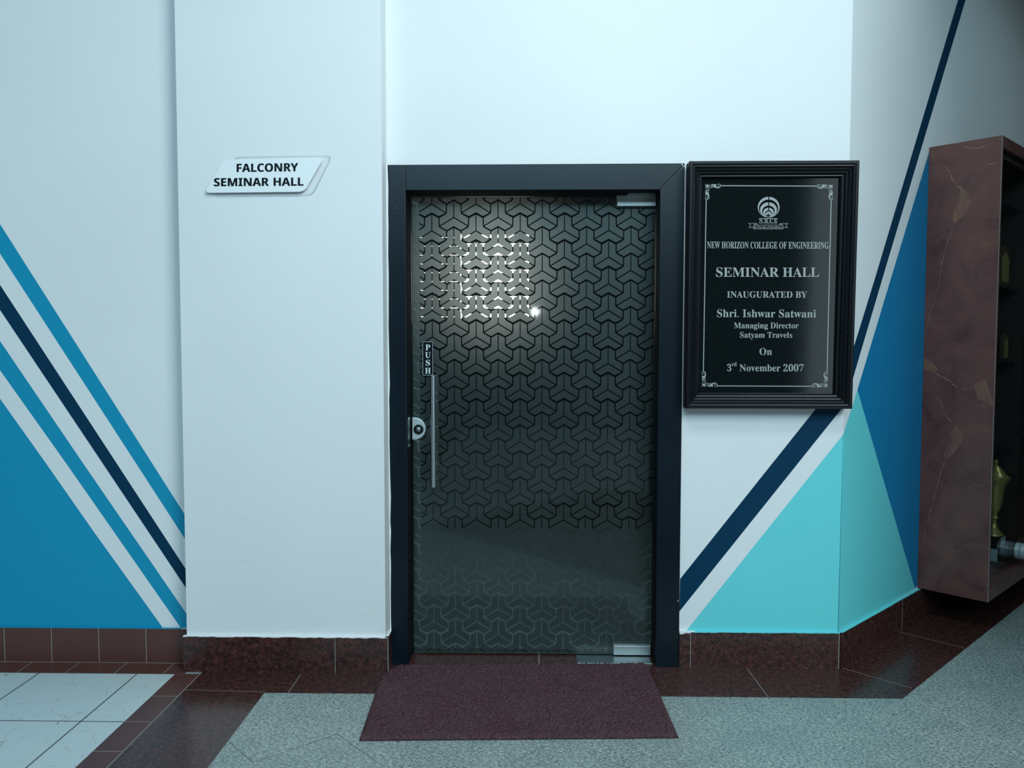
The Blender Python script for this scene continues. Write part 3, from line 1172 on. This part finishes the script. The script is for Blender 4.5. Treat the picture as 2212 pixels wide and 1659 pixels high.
SL = M['slab']
disc(1003, 250, 996, 391, G, 0.0003)
disc(1001, 350, 986, 345, SL, 0.0005)
disc(998, 447, 988, 302, G, 0.0007)
disc(997, 565, 978, 224, SL, 0.0009)
disc(997, 643, 980, 190, G, 0.0011)
disc(995, 735, 972, 128, SL, 0.0013)
disc(993, 775, 990, 106, G, 0.0015)


def epoly(pts, m, lift):
    p.face([ps(EX + x / 16.59, EY + y / 16.59, lift) for x, y in pts], m)


epoly([(998, 240), (1030, 240), (1016, 742), (984, 742)], SL, 0.0017)
epoly([(908, 898), (1070, 898)] + [(989 + 78 * math.cos(t), 900 + 70 * math.sin(t)) for t in (math.pi * i / 12 for i in range(13))], SL, 0.0017)
epoly([(975, 890), (1012, 885), (1016, 862), (985, 830), (972, 805), (960, 830), (980, 858)], SL, 0.0017)


def e2(x, y): return (EX + x / 16.59, EY + y / 16.59)


pline(p, [e2(672, 1030), e2(1312, 1032)], 1.1)
pline(p, [e2(665, 1188), e2(1308, 1188)], 0.9)
pline(p, [e2(460, 1268), e2(1515, 1268), e2(1515, 1402), e2(460, 1402)], 0.85, closed=True)
pline(p, [e2(460, 1352), e2(288, 1352), e2(370, 1275), e2(288, 1203), e2(582, 1203), e2(582, 1258)], 0.75)
pline(p, [e2(480, 1262), e2(580, 1206)], 0.7)
pline(p, [e2(1515, 1352), e2(1692, 1352), e2(1605, 1280), e2(1692, 1208), e2(1400, 1208), e2(1400, 1258)], 0.75)
pline(p, [e2(1505, 1262), e2(1402, 1210)], 0.7)
for ch, xa, xb in (('N', 664, 782), ('H', 852, 970), ('C', 1030, 1145), ('E', 1200, 1308)):
    text_on(p, ch, 'serif', e2(xa, 1165), e2(xb, 1165), 6.9, lambda x, y: ps(x, y, 0.0004), G, pn, 0.0004)
text_on(p, 'In Pursuit of Excellence', 'serif', e2(480, 1368), e2(1480, 1368), 3.9, lambda x, y: ps(x, y, 0.0004), G, pn, 0.0004, word=1.1)
p.build('emblem', slab)

# border lines and scrolled corners
p = MB()
pline(p, [(1525.5, 431.3), (1519.4, 802.2)], 1.9)
pline(p, [(1795.5, 432.6), (1786.5, 804.0)], 1.9)
pline(p, [(1557.3, 401.1), (1765.0, 402.0)], 1.9)
pline(p, [(1549.6, 833.6), (1754.8, 834.5)], 1.9)


def corner(cx_, cy_, sx, sy):
    k = 1 / 18.43

    def T(x, y, flip): return (cx_ + sx * k * (y if flip else x), cy_ + sy * k * (x if flip else y))
    star = [(-75, -72), (-15, -30), (20, -40), (78, -72), (58, -20), (70, 40), (62, 78), (20, 52), (-20, 50), (-82, 78), (-38, 5)]
    p.face([ps(*T(x, y, False), 0.0006) for x, y in star], G)
    for flip in (False, True):
        pts, ws = [], []
        for i in range(15):                      # first curl
            t = i / 14
            a = math.radians(60 - 400 * t)
            r = 26 + 50 * t
            pts.append((150 + r * math.cos(a) * 0.95, 15 + r * math.sin(a)))
            ws.append(13 + 8 * t)
        # (ends above the curl, heading outwards)
        spine = [(200, -52, 26), (245, -44, 44), (290, -14, 74), (325, 20, 84), (365, 56, 62), (410, 78, 46), (460, 84, 34), (510, 68, 24)]
        pts = pts[:]
        for x, y, w_ in spine:
            pts.append((x, y))
            ws.append(w_)
        for i in range(1, 14):                   # second curl
            t = i / 13
            a = math.radians(55 - 410 * t)
            r = 72 - 40 * t
            pts.append((484 + r * math.cos(a), -8 + r * math.sin(a)))
            ws.append(20 - 4 * t)
        ribbon(p, [T(x, y, flip) for x, y in pts], [w_ * k for w_ in ws])
        for tri in ([(285, -48), (385, -72), (362, -22), (345, 18)], [(262, 30), (300, 50), (285, 78), (238, 78)]):
            p.face([ps(*T(x, y, flip), 0.0007) for x, y in tri], G)


corner(1527.1, 401.2, 1, 1)
corner(1795.3, 402.0, -1, 1)
corner(1519.8, 832.0, 1, -1)
corner(1784.6, 833.2, -1, -1)
p.build('border', slab)

# ------------------------------------------------------------------ door mat
NX, NY = 300, 170
mx = np.zeros((NY + 1, NX + 1, 3))
lf = [onz(776, 1594, 0.012), onz(823, 1459, 0.012), onz(838, 1448.5, 0.012), onz(868, 1434, 0.012)]
rf = [onz(1466, 1588, 0.012), onz(1397, 1431.5, 0.012)]
lv = np.array([0, 0.86, 0.93, 1.0])
for j in range(NY + 1):
    v = j / NY
    xl = np.interp(v, lv, [q_.x for q_ in lf])
    yl = np.interp(v, lv, [q_.y for q_ in lf])
    xr_ = rf[0].x + (rf[1].x - rf[0].x) * v
    yr = rf[0].y + (rf[1].y - rf[0].y) * v
    t = np.linspace(0, 1, NX + 1)
    mx[j, :, 0] = xl + (xr_ - xl) * t
    mx[j, :, 1] = yl + (yr - yl) * t
h = rng.random((NY + 1, NX + 1))
h2 = (h + np.roll(h, 1, 0) + np.roll(h, 1, 1) + np.roll(h, (1, 1), (0, 1))) / 4
mx[:, :, 2] = 0.0150 + 0.0065 * (h2 - 0.5) * 2 + 0.003 * (h - 0.5)
mx[:, :, 0] += (rng.random((NY + 1, NX + 1)) - 0.5) * 0.003
mx[:, :, 1] += (rng.random((NY + 1, NX + 1)) - 0.5) * 0.003
e = np.minimum.reduce([np.arange(NY + 1)[:, None] + 0 * np.arange(NX + 1)[None, :], NY - np.arange(NY + 1)[:, None] + 0 * np.arange(NX + 1)[None, :],
                       np.arange(NX + 1)[None, :] + 0 * np.arange(NY + 1)[:, None], NX - np.arange(NX + 1)[None, :] + 0 * np.arange(NY + 1)[:, None]])
fall = np.clip(e / 4.0, 0, 1) ** 0.4
mx[:, :, 2] = 0.0035 + (mx[:, :, 2] - 0.0035) * fall
p = MB()
idx = np.arange((NY + 1) * (NX + 1)).reshape(NY + 1, NX + 1)
p.raw([tuple(r_) for r_ in mx.reshape(-1, 3)], [tuple(int(t) for t in r_) for r_ in np.stack([idx[:-1, :-1], idx[:-1, 1:], idx[1:, 1:], idx[1:, :-1]], -1).reshape(-1, 4)], M['mat'])
MO = Vector((-0.03, 2.95, 0.0012))
mroot = thing('door_mat', MO, 'maroon looped door mat lying on the floor before the glass door', 'door mat')
p.build('pile', mroot, smooth=180)
p = MB()
bl = [Vector((mx[j, i, 0], mx[j, i, 1], 0.0013)) for j, i in ((0, 0), (0, NX), (NY, NX), (NY, 0), (int(NY * 0.93), 0), (int(NY * 0.86), 0))]
p.prism(bl, (0, 0, 0.0035), M['mat_rim'])
p.build('backing', mroot)

# ------------------------------------------------------------------ display cabinet on the angled wall
S0, DEP, CZ0, CZ1, CL = 0.840, 0.305, 0.156, 2.2535, 1.9
croot = thing('display_cabinet', w45(S0 + CL / 2, 0.0, CZ0), 'tall brown marble display cabinet with glass front on the angled wall', 'cabinet')
TH = 0.018


def cb(s0, s1, o0, o1, z0, z1): return (w45(s0, o0, z0), D45 * (s1 - s0), N45 * (o1 - o0), Vector((0, 0, z1 - z0)))


p = MB()
p.obox(*cb(S0, S0 + TH, 0.001, DEP, CZ0, CZ1), M['marble'])
SPD = D45.dot(C45) + S0 - 0.0004


def sp(x, y): return on(x, y, D45, SPD)


def svein(pts, ws, m):
    for i in range(len(pts) - 1):
        a, b = Vector(pts[i]), Vector(pts[i + 1])
        t = (b - a).normalized()
        o = Vector((-t.y, t.x))
        p.face([sp(*(a + o * ws[i] / 2)), sp(*(a - o * ws[i] / 2)), sp(*(b - o * ws[i + 1] / 2)), sp(*(b + o * ws[i + 1] / 2))], m)


def spatch(pts, m='vein_patch'): p.face([sp(x, y) for x, y in pts], M[m])


spatch([(2060, 398), (2078, 405), (2092, 420), (2099, 438), (2084, 462), (2065, 482), (2057, 478), (2060, 455), (2075, 410)])
spatch([(2062, 920), (2074, 926), (2081, 940), (2078, 955), (2060, 980), (2044, 992), (2048, 975), (2056, 950)])
spatch([(1995, 772), (2012, 780), (2026, 798), (2018, 806), (1996, 798)])
spatch([(2104, 830), (2128, 818), (2140, 850), (2148, 880), (2132, 870), (2112, 862)])
for pts, wd, m in (
        ([(2018, 347), (2034, 354), (2051, 369), (2056, 386), (2078, 407)], 2.0, 'vein'),
        ([(2078, 407), (2072, 430), (2066, 452), (2060, 475), (2058, 490), (2052, 512), (2040, 540), (2034, 575), (2026, 620), (2018, 650), (2005, 690), (1996, 720)], 1.6, 'vein'),
        ([(2077, 411), (2070, 436), (2064, 458)], 1.5, 'vein_dark'),
        ([(2064, 308), (2080, 316), (2094, 321), (2110, 320), (2126, 316), (2136, 308)], 2.4, 'vein'),
        ([(2125, 358), (2140, 354), (2157, 349)], 2.2, 'vein'),
        ([(2136, 310), (2128, 336)], 1.8, 'vein_patch'),
        ([(1995, 790), (2012, 800), (2030, 812), (2050, 822), (2064, 834), (2080, 840), (2110, 838)], 2.2, 'vein'),
        ([(2042, 814), (2050, 795), (2060, 775)], 2.2, 'vein_patch'),
        ([(2118, 838), (2120, 800), (2132, 760), (2140, 735), (2150, 715)], 2.6, 'vein_patch'),
        ([(2008, 850), (2032, 868), (2040, 892), (2060, 918)], 1.7, 'vein'),
        ([(2060, 918), (2055, 942), (2046, 970), (2038, 1000), (2030, 1030), (2018, 1075), (2008, 1110), (2000, 1145), (1990, 1190)], 1.6, 'vein'),
        ([(2008, 1120), (2000, 1150), (1990, 1180)], 1.4, 'vein_dark'),
        ([(2105, 879), (2120, 878), (2138, 877)], 1.8, 'vein'),
        ([(2101, 1041), (2112, 1047), (2126, 1053)], 1.7, 'vein'),
        ([(2035, 643), (2060, 652), (2090, 668), (2110, 676), (2140, 690)], 0.9, 'vein_patch'),
        ([(2000, 950), (2020, 965), (2050, 980), (2100, 1000)], 0.8, 'vein_patch'),
        ([(2136, 1255), (2130, 1270), (2122, 1292)], 4.0, 'vein_patch'),
        ([(2112, 1166), (2126, 1162), (2139, 1164)], 1.6, 'vein_patch')):
    fine = []
    for a, b in zip(pts[:-1], pts[1:]):
        k_ = max(2, int(math.dist(a, b) / 5))
        ox, oy = -(b[1] - a[1]) / math.dist(a, b), (b[0] - a[0]) / math.dist(a, b)
        for t in range(k_):
            jt = random.uniform(-1.3, 1.3) if t else 0
            fine.append((a[0] + (b[0] - a[0]) * t / k_ + ox * jt, a[1] + (b[1] - a[1]) * t / k_ + oy * jt))
    fine.append(pts[-1])
    n = len(fine)
    svein(fine, [wd * (0.12 + 0.85 * random.random() ** 1.5) * min(1, 0.3 + 3 * min(i_, n - 1 - i_) / n) for i_ in range(n)], M[m])
p.build('side_panel', croot)
p = MB()
p.obox(*cb(S0 + CL - TH, S0 + CL, 0.001, DEP, CZ0, CZ1), M['marble'])
p.build('side_panel', croot)
p = MB()
p.obox(*cb(S0 + TH, S0 + CL - TH, 0.001, DEP, CZ1 - 0.052, CZ1), M['marble'])
p.obox(*cb(S0 + TH, S0 + CL - TH, 0.001, DEP - 0.02, CZ1 - 0.085, CZ1 - 0.052), M['dark_wood'])
p.build('top_panel', croot)
p = MB()
p.obox(*cb(S0 + TH, S0 + CL - TH, 0.001, DEP, CZ0, CZ0 + 0.060), M['marble'])
p.build('bottom_panel', croot)
p = MB()
p.obox(*cb(S0 - 0.0004, S0 + 0.002, DEP - 0.001, DEP + 0.0006, CZ0, CZ1), M['edge'])
p.build('edge_strip', croot)
# glass doors behind the front lip
ZD0, ZD1 = CZ0 + 0.0605, CZ1 - 0.0855
seg = [(S0 + TH + 0.001, S0 + 0.62), (S0 + 0.623, S0 + 1.245), (S0 + 1.248, S0 + CL - TH - 0.001)]
for i, (s0, s1) in enumerate(seg):
    p = MB()
    p.obox(*cb(s0, s1, DEP - 0.048, DEP - 0.040, ZD0, ZD1), M['cab_glass'])
    dn = p.build('door', croot)
    dn['label'] = 'clear glass door'
    p = MB()
    hs = s0 + 0.05 if i == 1 else s1 - 0.043
    if i == 1:
        continue
    hz = 0.285
    p.tube(w45(hs, DEP - 0.0402, hz), w45(hs, DEP - 0.0185, hz), 0.041, M['chrome'], 36)
    p.tube(w45(hs, DEP - 0.016, hz), w45(hs, DEP + 0.022, hz), 0.041, M['chrome'], 36)
    p.tube(w45(hs, DEP - 0.019, hz), w45(hs, DEP - 0.015, hz), 0.034, M['dark_metal'], 36)
    p.build('knob', dn, smooth=40, bevel=0.002)
for s in (S0 + 0.6215, S0 + 1.2465):
    p = MB()
    p.obox(*cb(s - 0.018, s + 0.018, 0.002, DEP - 0.050, ZD0, ZD1), M['dark_wood'])
    p.build('divider', croot)
SHELF = [0.80, 1.235, 1.60, 2.0]
for k, zz in enumerate(SHELF):
    for s0, s1 in ((S0 + TH + 0.001, S0 + 0.602), (S0 + 0.641, S0 + 1.227), (S0 + 1.266, S0 + CL - TH - 0.001)):
        p = MB()
        p.obox(*cb(s0, s1, 0.003, DEP - 0.075, zz - 0.008, zz), M['shelf_glass'])
        p.build('shelf', croot)

# what stands in the cabinet
ZB = CZ0 + 0.0605


def cup(name, s, off, z, label, ht):
    r0 = thing(name, w45(s, off, z), label, 'trophy')
    b = MB()
    k = ht / 0.46
    b.obox(*cb(s - 0.062 * k, s + 0.062 * k, off - 0.055 * k, off + 0.055 * k, z + 0.0003, z + 0.012), M['black_base'])
    b.obox(*cb(s - 0.05 * k, s + 0.05 * k, off - 0.045 * k, off + 0.045 * k, z + 0.012, z + 0.075 * k), M['black_base'])
    b.obox(*cb(s - 0.036 * k, s + 0.036 * k, off - 0.034 * k, off + 0.034 * k, z + 0.075 * k, z + 0.118 * k), M['black_base'])
    bs = b.build('base', r0, bevel=0.002)
    b = MB()
    b.obox(*cb(s - 0.0505 * k, s - 0.0500 * k, off - 0.03 * k, off + 0.03 * k, z + 0.02 * k, z + 0.07 * k), M['nameplate'])
    b.obox(*cb(s - 0.030 * k, s + 0.030 * k, off + 0.0342 * k, off + 0.0347 * k, z + 0.080 * k, z + 0.114 * k), M['nameplate'])
    b.build('name_plate', bs)
    b = MB()
    pr = [(0.036, 0.118), (0.034, 0.124), (0.018, 0.14), (0.010, 0.165), (0.010, 0.18), (0.017, 0.187), (0.011, 0.194), (0.013, 0.205), (0.026, 0.24), (0.032, 0.29), (0.036, 0.315), (0.045, 0.335), (0.052, 0.345), (0.053, 0.352), (0.045, 0.356), (0.030, 0.375), (0.014, 0.395), (0.006, 0.40), (0.010, 0.412), (0.0001, 0.425)]
    b.lathe(w45(s, off, z), (0, 0, 1), [(r_ * k, h_ * k) for r_, h_ in pr], M['brass'], 36)
    b.build('cup', r0, smooth=50)
    for sg_ in (-1, 1):
        b = MB()
        pts = []
        for i in range(15):
            t = i / 14
            rad = 0.018 + 0.044 * math.sin(math.pi * min(1, t * 1.05)) + 0.012 * t
            pts.append(w45(s + sg_ * rad * k, off, z + (0.225 + 0.09 * t) * k))
        b.curve_tube(pts, 0.004 * k, M['brass'], 8)
        b.build('handle', r0, smooth=60)
    return r0


cup('trophy_cup', S0 + 0.500, 0.182, ZB, 'gold lidded trophy cup on a black base at the bottom of the marble cabinet', 0.58)


def award(s, off, z, wd, ht, label):
    r0 = thing('award_shield', w45(s, off, z), label, 'award')
    b = MB()
    b.obox(*cb(s - wd / 2 - 0.01, s + wd / 2 + 0.01, off - 0.03, off + 0.03, z + 0.0003, z + 0.018), M['black_base'])
    b.build('base', r0, bevel=0.002)
    b = MB()
    pts = [(-wd / 2, 0.018), (wd / 2, 0.018), (wd / 2 * 1.08, ht * 0.75), (wd / 4, ht * 0.92), (0, ht), (-wd / 4, ht * 0.92), (-wd / 2 * 1.08, ht * 0.75)]
    b.prism([w45(s + x, off + 0.009, z + y) for x, y in pts], -N45 * 0.018, M['wood_plaque'])
    bd = b.build('board', r0, bevel=0.002)
    b = MB()
    pts = [(-wd * 0.34, ht * 0.18), (wd * 0.34, ht * 0.18), (wd * 0.36, ht * 0.7), (0, ht * 0.86), (-wd * 0.36, ht * 0.7)]
    b.prism([w45(s + x, off + 0.0095, z + y) for x, y in pts], N45 * 0.001, M['brass'])
    b.build('metal_plate', bd)
    return r0


award(S0 + 0.545, 0.19, SHELF[1], 0.085, 0.15, 'narrow wooden award shield with metal plate on the glass shelf above the gold cup')
award(S0 + 0.49, 0.19, SHELF[2], 0.16, 0.22, 'wide wooden award shield on the upper middle glass shelf of the marble cabinet')
